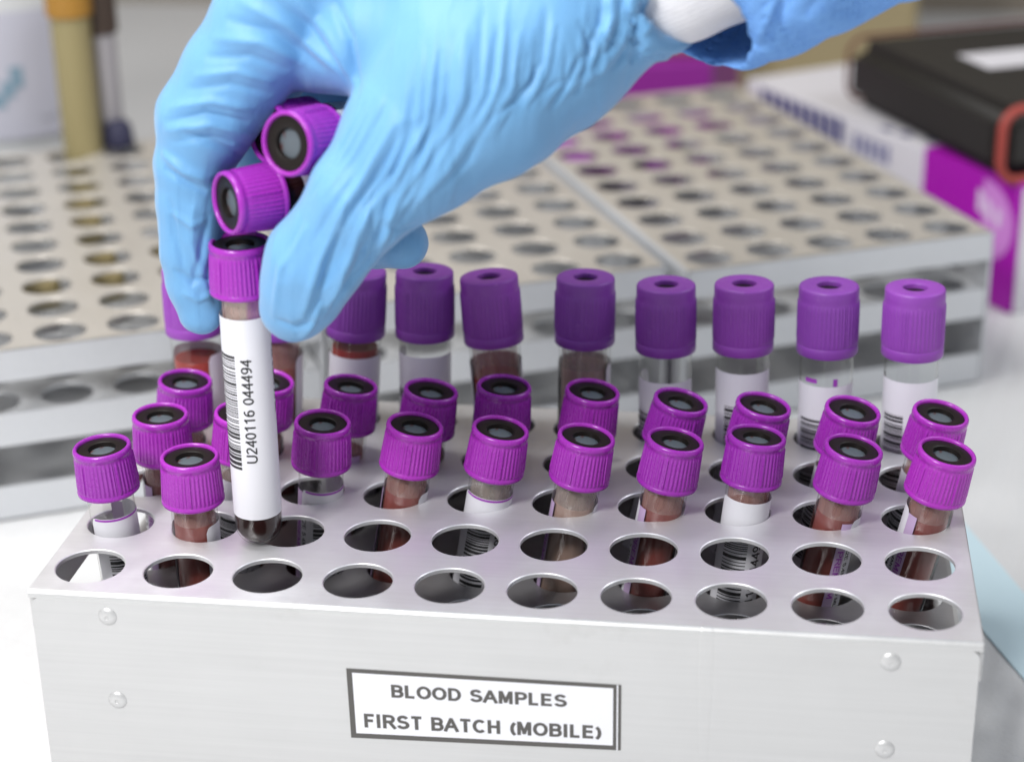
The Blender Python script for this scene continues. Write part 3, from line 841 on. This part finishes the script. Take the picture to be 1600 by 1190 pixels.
# along the thumb
for a in [[(700, 150), (640, 250), (590, 330), (560, 400)], [(670, 170), (615, 260), (560, 340), (520, 420)], [(640, 190), (590, 270), (545, 345)],
          [(730, 180), (665, 270), (605, 350), (570, 400)], [(600, 200), (560, 270), (520, 330), (480, 390)], [(760, 170), (700, 260), (640, 330)],
          [(580, 300), (570, 370), (520, 440), (470, 490)], [(545, 380), (505, 440), (490, 480)], [(620, 300), (600, 370), (575, 410)], [(780, 160), (730, 250), (680, 305)],
          [(480, 340), (450, 400), (440, 440)], [(650, 300), (610, 345), (590, 400)]]:
    S_.append(([jit(p, 4) for p in a], rr.uniform(0.9, 1.5), rr.choice([-0.6, -0.45, 0.45])))
S_.append(([(612, 300), (603, 340), (578, 408), (540, 450)], 1.2, -1.0))
S_.append(([(560, 395), (530, 440), (510, 480)], 1.6, 0.55))
for k in range(12):
    f = k / 11; x0 = 575 + 120 * f + rr.uniform(-6, 6); y0 = 150 + 60 * f + rr.uniform(-20, 20)
    S_.append(([(x0, y0), (x0 - 45 + rr.uniform(-4, 4), y0 + 85), (x0 - 88 - 10 * f, y0 + 170 + rr.uniform(-25, 10))], rr.uniform(0.8, 1.1), rr.choice([-0.55, -0.4, 0.4])))
for a_, m_ in [([(560, 300), (520, 390), (484, 500)], -0.9), ([(540, 330), (500, 410), (470, 500)], 0.8), ([(575, 330), (535, 420), (502, 500)], 0.9), ([(590, 345), (550, 430), (515, 480)], -0.9),
               ([(480, 350), (440, 420), (425, 500)], 0.6), ([(430, 500), (460, 512), (500, 495)], -0.6), ([(470, 530), (490, 500), (500, 470)], 0.9)]:
    S_.append((a_, 1.25, m_))
S_.append(([(905, 30), (925, 80), (900, 150)], 1.0, -0.6))
# index finger: joint folds
for a, w_, am in [([(262, 170), (330, 158), (400, 172)], 1.3, 0.7), ([(258, 190), (320, 178), (390, 192)], 1.0, -0.7), ([(256, 205), (330, 195), (395, 212)], 1.2, 0.6),
              ([(262, 222), (330, 214), (390, 228)], 1.0, -0.45), ([(280, 205), (335, 225), (385, 250)], 1.3, -0.8), ([(252, 238), (290, 268), (330, 282)], 1.4, 0.9), ([(256, 262), (290, 285), (325, 300)], 1.2, -0.8),
              ([(300, 120), (370, 112), (430, 130)], 1.2, 0.5), ([(290, 140), (360, 132), (425, 148)], 1.1, -0.5), ([(320, 90), (390, 88), (450, 110)], 1.4, -0.6), ([(330, 60), (410, 66), (480, 100)], 1.6, 0.7),
              ([(350, 30), (430, 52), (510, 110)], 1.8, -0.9), ([(370, 0), (450, 40), (540, 120)], 1.6, 0.8), ([(420, -5), (480, 40), (548, 130)], 1.4, -0.7), ([(460, -5), (510, 50), (556, 140)], 1.5, 0.6),
              ([(520, -5), (545, 60), (560, 148)], 1.6, -1.3), ([(265, 310), (275, 370), (290, 430)], 1.2, -0.6), ([(300, 320), (298, 380), (320, 440)], 1.3, 0.6), ([(325, 330), (312, 400), (300, 450)], 1.1, -0.6),
              ([(270, 420), (300, 440), (335, 432)], 1.1, -0.6), ([(285, 455), (310, 468), (338, 455)], 1.0, 0.5), ([(262, 330), (300, 350), (325, 342)], 1.1, 0.5), ([(335, 380), (325, 430), (338, 480)], 1.0, -0.6),
              ([(600, 350), (625, 360), (655, 350)], 0.9, -0.3)]:
    S_.append((a, w_, am))
S_ = [(a_, max(0.65, w_ * 0.78), m_) for a_, w_, m_ in S_]
co = creases(hand_me, S_, 1.25)
# broad, soft irregularity of thin rubber
def wob(co, f, amp, seed):
    r2 = np.random.default_rng(seed); s = np.zeros(len(co))
    for _ in range(14):
        k = r2.normal(size=3) * f; s += np.sin(co @ k + r2.uniform(0, 6.28))
    return s / 14 * amp
no = get_no(hand_me)
co = co + no * (wob(co, 0.20, 0.9, 1) + wob(co, 0.5, 0.18, 2))[:, None]
hand_me.vertices.foreach_set('co', (co * U).astype(np.float32).ravel())
hand_me.polygons.foreach_set('use_smooth', [True] * len(hand_me.polygons)); hand_me.update()

glove_m = mat('blue_nitrile_rubber', (0.145, 0.365, 0.64), 0.56, 0, 0.5, Sheen_Weight=0.25, Sheen_Roughness=0.5)
n_, l_, b_ = nodes(glove_m)
b_.inputs['Subsurface Weight'].default_value = 0.10
b_.inputs['Subsurface Radius'].default_value = (0.6, 0.9, 1.0)
b_.inputs['Subsurface Scale'].default_value = 0.002
gv = coords(glove_m)
bump(glove_m, noise_tex(glove_m, gv, 70, 3, 0.5), 0.12, 0.0009)
wv_ = n_.new('ShaderNodeTexWave'); wv_.wave_type = 'BANDS'; wv_.bands_direction = 'X'; wv_.inputs['Scale'].default_value = 55; wv_.inputs['Distortion'].default_value = 7; wv_.inputs['Detail'].default_value = 3; wv_.inputs['Detail Scale'].default_value = 0.8
l_.new(coords(glove_m, (1, 1, 0.35), (0, rad(-20), 0)), wv_.inputs['Vector'])
wr_ = ramp(glove_m, wv_.outputs['Fac'], [(0.55, 0.0), (0.95, 1.0)])
mk_ = ramp(glove_m, noise_tex(glove_m, gv, 28, 2), [(0.42, 0.0), (0.62, 1.0)])
mm_ = n_.new('ShaderNodeMath'); mm_.operation = 'MULTIPLY'; l_.new(wr_, mm_.inputs[0]); l_.new(mk_, mm_.inputs[1])
bump(glove_m, mm_.outputs[0], 0.30, 0.0007)
bump(glove_m, noise_tex(glove_m, coords(glove_m, (260, 260, 40), (0, rad(-22), 0)), 1, 3, 0.5), 0.22, 0.0005)
bump(glove_m, noise_tex(glove_m, gv, 1500, 3), 0.18, 0.0001)
bump(glove_m, noise_tex(glove_m, coords(glove_m, (420, 420, 90), (0, rad(-30), rad(15))), 1, 2, 0.5), 0.20, 0.0003)
person = empty('person', at(560, 60, 30))
meta(person, 'hand in light blue rubber glove with white cuff and blue gown sleeve, lifting blood tubes', 'person')
def child_at(me, name, m, parent):
    o = link(name, me, m, parent); o.matrix_parent_inverse = Matrix.Translation(-parent.location); return o
child_at(hand_me, 'glove', glove_m, person)

# knitted cuff
knit_f = chain((985, -24, 29, 12.4), (1060, -38, 30, 14.2), (1150, -80, 31, 14.8), (1260, -140, 34, 13))
P, ax = grid((105, -2, 85), (190, 62, 190), 1.2)
F = eval_chain(P, knit_f, 3)
V, Fq = surface_nets(F, (ax[0][0], ax[1][0], ax[2][0]), 1.2)
km = sub_mesh(V, Fq, 'knit')
co = get_co(km) * U; km.vertices.foreach_set('co', co.ravel()); km.update()
km.polygons.foreach_set('use_smooth', [True] * len(km.polygons))
knit_m = mat('white_knit_cotton', (0.80, 0.79, 0.82), 0.85, 0, 0.2, Sheen_Weight=0.3)
n_, l_, b_ = nodes(knit_m)
w = n_.new('ShaderNodeTexWave'); w.inputs['Scale'].default_value = 260; w.bands_direction = 'Z'; w.inputs['Distortion'].default_value = 1.0
l_.new(coords(knit_m, (1, 1, 1), (0, rad(25), 0)), w.inputs['Vector'])
bump(knit_m, w.outputs['Fac'], 0.35, 0.0004)
bump(knit_m, noise_tex(knit_m, coords(knit_m), 120, 4), 0.4, 0.0012)
child_at(km, 'knit_cuff', knit_m, person)

# gown sleeve: a shell of cloth cut at a slant
sl_f = chain((1000, -36, 33, 21.5), (1100, -50, 33, 22), (1186, -86, 33, 24), (1330, -165, 38, 25), (1520, -270, 46, 27))
p1, p2, p3 = at(1160, 0, 8), at(1186, 94, 19), at(1040, 70, 42)
pn = (p2 - p1).cross(p3 - p1).normalized()
if pn.x > 0: pn = -pn
P, ax = grid((112, -6, 78), (262, 84, 232), 1.25)
F = eval_chain(P, sl_f, 5)
F = F + 0.5 * np.sin(P[..., 0] * 0.23 + P[..., 2] * 0.32) + 0.6 * np.sin(P[..., 0] * 0.5 - P[..., 1] * 0.3)
pl = (P - np.array(p1, np.float32)) @ np.array(pn, np.float32)
F = np.maximum(np.maximum(F, -(F + 2.0)), pl)
V, Fq = surface_nets(F, (ax[0][0], ax[1][0], ax[2][0]), 1.25)
sm_ = sub_mesh(V, Fq, 'sleeve')
co = creases(sm_, [([(1060, 70), (1066, 90), (1100, 98), (1150, 92)], 0.9, -0.9), ([(1230, -10), (1215, 30), (1190, 80)], 1.4, -1.2), ([(1215, -10), (1200, 30), (1184, 70)], 1.4, 0.8), ([(1290, -10), (1250, 30)], 1.5, -0.5)])
sm_.vertices.foreach_set('co', (co * U).astype(np.float32).ravel()); sm_.update()
sm_.polygons.foreach_set('use_smooth', [True] * len(sm_.polygons))
gown_m = mat('blue_gown_cloth', (0.13, 0.31, 0.78), 0.8, 0, 0.2)
n_, l_, b_ = nodes(gown_m)
vo = n_.new('ShaderNodeTexVoronoi'); vo.inputs['Scale'].default_value = 620
l_.new(coords(gown_m, (1, 1, 0.55), (0, rad(25), 0)), vo.inputs['Vector'])
bump(gown_m, vo.outputs['Distance'], 0.3, 0.0004)
cr = ramp(gown_m, vo.outputs['Distance'], [(0.05, (0.15, 0.34, 0.78)), (0.5, (0.19, 0.41, 0.84))])
l_.new(cr, b_.inputs['Base Color'])
child_at(sm_, 'gown_sleeve', gown_m, person)

# ------------------------------------------------------------------ background things
def prism(name, base, z0, z1, m, parent=None, bev=0.6):
    bm = bmesh.new()
    vs = [bm.verts.new(Vector((x, y, z0)) * U) for x, y in base]
    f = bm.faces.new(vs)
    r = bmesh.ops.extrude_face_region(bm, geom=[f])
    for v in r['geom']:
        if isinstance(v, bmesh.types.BMVert): v.co.z = z1 * U
    bmesh.ops.recalc_face_normals(bm, faces=bm.faces)
    if bev: bmesh.ops.bevel(bm, geom=list(bm.edges), offset=bev * U, segments=3, affect='EDGES')
    me = bpy.data.meshes.new(name); bm.to_mesh(me); bm.free()
    me.polygons.foreach_set('use_smooth', [True] * len(me.polygons)); me.set_sharp_from_angle(angle=rad(40))
    return link(name, me, m, parent)
# white and purple carton
N0 = Vector((254.0, 344.8, 0)); eL = Vector((-104, 149.5, 0)).normalized(); eW = Vector((eL.y, -eL.x, 0))
def rect(o, a, b, l0, l1, w0, w1): return [tuple((o + a * l + b * w_)[:2]) for l, w_ in ((l0, w0), (l1, w0), (l1, w1), (l0, w1))]
white_card = mat('white_cardboard', (0.72, 0.70, 0.74), 0.5)
purple_card = mat('purple_cardboard', (0.40, 0.004, 0.42), 0.38)
bx = empty('carton', N0); meta(bx, 'long white and purple cardboard carton beside the racks, under the black case', 'box')
def ch(o, par): o.matrix_parent_inverse = Matrix.Translation(-par.location); return o
ch(prism('carton_body', rect(N0, eL, eW, 60, 193, 0, 120), TZ + 0.1, -4.5, white_card, bx), bx)
ch(prism('purple_end', rect(N0, eL, eW, 0.4, 59.9, -0.1, 120), TZ + 0.1, -4.4, purple_card, bx), bx)
ch(prism('end_flap', rect(N0, eL, eW, -0.6, 0.3, 1.5, 119), TZ + 0.3, -6.5, white_card, bx, 0.2), bx)
swirl = mat('pale_pink_print', (0.62, 0.24, 0.66), 0.4)
def side_patch(name, pts, m, off):
    V = [N0 + eL * l - eW * off + Vector((0, 0, z)) for l, z in pts]
    return ch(link(name, mesh(name, V, [tuple(range(len(V)))], False), m, bx), bx)
side_patch('pale_swirl', [(2 + 21 * (1 - math.cos(a)) * .9, -24 + 17 * math.sin(a)) for a in [math.pi * (-.5 + k / 12) for k in range(13)]][::-1], swirl, 0.25)
pale = mat('near_white_print', (0.75, 0.6, 0.8), 0.4)
for k, (l0, z0, dz) in enumerate([(24, -21, 9), (19, -23, 8), (13, -24, 7)]):
    side_patch('print_mark', [(l0, z0), (l0 - 3.4, z0 - 1), (l0 - 3.4, z0 - 1 + dz), (l0, z0 + dz)], pale, 0.4)
navy = mat('navy_print', (0.02, 0.02, 0.16), 0.5)
for k in range(9):
    l0 = 180 - k * 7.4
    side_patch('print_mark', [(l0, -17), (l0 - 5.2, -17.5), (l0 - 5.2, -6.5), (l0, -6)], navy, 0.25)
pale_navy = mat('faded_navy_print', (0.22, 0.22, 0.38), 0.5)
for k in range(5):
    l0 = 108 - k * 5.5
    side_patch('print_mark', [(l0, -18), (l0 - 3.8, -18), (l0 - 3.8, -10), (l0, -10)], pale_navy, 0.25)
for l0, w0 in [(75, 3), (62, 7), (40, 6), (20, 8), (86, 1.5)]:
    V = [N0 + eL * (l0 + a) + eW * (w0 + b) + Vector((0, 0, -4.3)) for a, b in ((0, 0), (7, 0), (7, 4), (0, 4))]
    ch(link('print_mark', mesh('pm', V, [(0, 3, 2, 1)], False), navy, bx), bx)
# black zip case
K0 = onz(1560, 290, -4.4); kL = onz(1304, 154, -4.4) - K0; K0.z = 0; kL.z = 0; kL.normalize(); kW = Vector((kL.y, -kL.x, 0))
case_m = mat('black_woven_fabric', (0.018, 0.016, 0.014), 0.6)
bump(case_m, noise_tex(case_m, coords(case_m), 900, 3), 0.5, 0.0005)
red_m = mat('red_piping', (0.33, 0.05, 0.038), 0.55)
cs = empty('zip_case', K0); meta(cs, 'black zip case with red piping lying on the purple and white carton', 'case')
ch(prism('case_body', rect(K0, kL, kW, 2, 132, 0, 130), -4.1, 25, case_m, cs, 7), cs)
def ring(l, z0, z1, w0, w1, r, rc, m, name):
    pts = []
    for cx, cz, a0 in ((w1 - rc, z1 - rc, 0), (w0 + rc, z1 - rc, 90), (w0 + rc, z0 + rc, 180), (w1 - rc, z0 + rc, 270)):
        for k in range(7):
            a = rad(a0 + 15 * k); pts.append((cx + rc * math.cos(a), cz + rc * math.sin(a)))
    V, F = [], []; n = len(pts)
    for i, (w_, z) in enumerate(pts):
        p, q = pts[i - 1], pts[(i + 1) % n]
        t_ = (kW * (q[0] - p[0]) + Vector((0, 0, q[1] - p[1]))).normalized(); s = kL
        nn = t_.cross(s)
        c_ = K0 + kL * l + kW * w_ + Vector((0, 0, z))
        for k in range(8):
            a = k * math.pi / 4; V.append(c_ + s * (r * math.cos(a)) + nn * (r * math.sin(a)))
    for i in range(n):
        for k in range(8):
            F.append((i * 8 + k, i * 8 + (k + 1) % 8, ((i + 1) % n) * 8 + (k + 1) % 8, ((i + 1) % n) * 8 + k))
    return ch(link(name, mesh(name, V, F), m, cs), cs)
ring(1, -3.5, 25, 0.5, 129, 2.1, 8, red_m, 'piping')
ring(131, -3, 25, 1, 129, 0.9, 8, mat('dark_red_piping', (0.12, 0.02, 0.015), 0.5), 'piping')
for (x, y, w_, l_2) in [(1545, 108, 60, 26)]:
    p = onz(x, y, 25.3)
    V = [p + kW * a + kL * b for a, b in ((0, 0), (w_, 0), (w_, l_2), (0, l_2))]
    ch(link('white_tag', mesh('tag', [tuple(q) for q in V], [(0, 1, 2, 3)], False), white_card, cs), cs)
# white bucket with printed label
bp_ = onz(-14, 232, 0); bp_ = Vector((bp_.x - 10, bp_.y + 50, 0))
bk = empty('bucket', (bp_.x, bp_.y, TZ)); meta(bk, 'white plastic bucket with a printed label at the far left', 'bucket')
buck_m = mat('white_bucket_plastic', (0.66, 0.67, 0.68), 0.45)
rB = 34
link('bucket_body', lathe('bucket', [(0.01, 0.2), (rB - 1, 0.2), (rB, 1.5), (rB + 4, 128), (rB + 6, 129), (rB + 6, 142), (rB + 7.5, 143), (rB + 7.5, 150), (rB + 5, 151), (0.01, 151)], 64), buck_m, bk)
lbm = mat('bucket_label_paper', (0.52, 0.52, 0.60), 0.5)
link('bucket_label', patch('bl', rB + 3.6, -70, 80, 58, 112), lbm, bk)
tealm = mat('teal_print', (0.22, 0.33, 0.42), 0.5)
for a0, z0, hz in [(12, 72, 6), (18, 76, 7), (24, 80, 9), (40, 66, 8), (46, 67, 6)]:
    link('print_mark', patch('pm', rB + 4.0, a0, a0 + 8, z0, z0 + hz), tealm if a0 < 30 else lbm, bk)
# upright urine tube in the far rack and a paler one
def far_tube(x, y, hgt, r, body, capc, label, caph=14, z=-40):
    p = onz(x, y, 0)
    t = empty('sample_tube', (p.x, p.y, z)); meta(t, label, 'sample tube')
    link('tube_body', lathe('tb', [(0.01, 0), (r * .6, 0.8), (r, 5), (r, hgt - z - caph)], 40), body, t)
    link('cap', lathe('c', [(r, hgt - z - caph - 1), (r + 1.3, hgt - z - caph), (r + 1.3, hgt - z - 1), (r, hgt - z), (0.01, hgt - z)], 40), capc, t)
yel = mat('yellow_urine', (0.34, 0.285, 0.14), 0.4); org = mat('orange_cap_plastic', (0.40, 0.20, 0.03), 0.5)
far_tube(131, 236, 72, 8.0, yel, org, 'tall yellow urine tube with orange cap standing in the far left rack', 15)
far_tube(172, 222, 64, 6.5, mat('pale_tube_plastic', (0.42, 0.40, 0.42), 0.4), mat('dark_brown_cap', (0.06, 0.04, 0.03), 0.4), 'pale tube with a dark brown cap just right of the yellow one', 17)
p = onz(186, 214, 4)
t = link('blue_stopper', lathe('bs', [(0.01, 0), (6, 0.3), (6.3, 1.5), (5.6, 8), (4.2, 10.5), (0.01, 11)], 32), mat('dark_blue_plastic', (0.03, 0.03, 0.07), 0.6))
t.location = Vector((p.x, p.y, 0.2)) * U; meta(t, 'small dark blue stopper lying on the far left rack', 'stopper')
# purple caps sunk in the right-hand rack, yellow ones in the left
RB = C0 + uu * 107.3 + vv * 10.8
far_cap = lathe('cap', [(7.5, -14), (7.8, -13), (7.4, -1), (6.9, 0), (0.01, 0)], 40)
far_body = lathe('body', [(0.01, -34), (4, -33), (5.7, -29), (5.7, -14)], 32)
capm = mat('far_purple_cap', (0.30, 0.06, 0.36), 0.5); ycap = mat('yellow_cap_plastic', (0.36, 0.29, 0.14), 0.5)
palem = mat('far_tube_plastic', (0.45, 0.40, 0.44), 0.4)
def sunk(org_, i, j, m, top, lab, g):
    p = org_ + vv * (i * PX) - uu * (j * PY)
    t = empty('sample_tube', (p.x, p.y, top)); meta(t, lab, 'sample tube', g)
    link('cap', far_cap, None, t).material_slots
    o = t.children[0]
    if not far_cap.materials: far_cap.materials.append(m)
    o.material_slots[0].link = 'OBJECT'; o.material_slots[0].material = m
    link('tube_body', far_body, palem, t)
for i, j in [(7, 3), (8, 3), (7, 2), (8, 2)]:
    sunk(RB, i, j, capm, -4.5, 'purple capped tube sunk in a hole near the back of the right-hand rack', 'purple capped tubes sunk in the right rack')
for i, j, top in [(6, 4, -2), (7, 4, -1), (8, 4, 7), (9, 4, 12), (9, 3, 10)]:
    sunk(RB, i, j, capm, top, 'purple capped tube standing at the back left corner of the right-hand rack', 'purple capped tubes at the back of the right rack')
RL = C0 + uu * -134.6 + vv * 18.8
for i, j in [(4, 3), (4, 2), (5, 2), (7, 2), (8, 2), (4, 1), (5, 1)]:
    sunk(RL, i, j, ycap, -13, 'yellow capped tube sunk deep in a hole of the far left rack', 'yellow capped tubes sunk in the left rack')
# pink-purple packet and yellow-brown box behind the racks
pk = prism('packet', rect(Vector((78, 500, 0)), Vector((0.2, 0.98, 0)), Vector((0.98, 0.2, 0)), 0, 60, -26, 50), TZ, 2.0, mat('violet_packet', (0.27, 0.02, 0.28), 0.45), None, 2)
meta(pk, 'flat violet packet lying behind the right-hand rack', 'packet')
p2_ = prism('packet', rect(Vector((70, 507, 0)), Vector((0.2, 0.98, 0)), Vector((0.98, 0.2, 0)), 0, 55, -22, 54), 2.3, 14, mat('pink_packet', (0.42, 0.13, 0.19), 0.45), None, 2)
meta(p2_, 'dusty pink packet stacked on the violet one', 'packet')
cb = prism('cardboard_box', [(60, 640), (230, 640), (230, 760), (60, 760)], TZ, 120, mat('yellow_brown_cardboard', (0.33, 0.27, 0.15), 0.7), None, 2)
meta(cb, 'yellow-brown cardboard box at the back, behind the racks', 'box')
# light blue absorbent sheet on the bench, right
pts = [onz(1490, 800, TZ), onz(1640, 975, TZ), onz(1640, 1110, TZ), onz(1525, 975, TZ), onz(1440, 850, TZ)]
bs = prism('absorbent_sheet', [(p.x, p.y) for p in pts], TZ + 0.1, TZ + 0.7, mat('pale_blue_tissue', (0.60, 0.76, 0.83), 0.85), None, 0.1)
meta(bs, 'pale blue absorbent sheet on the bench at the rack\'s right end', 'sheet')
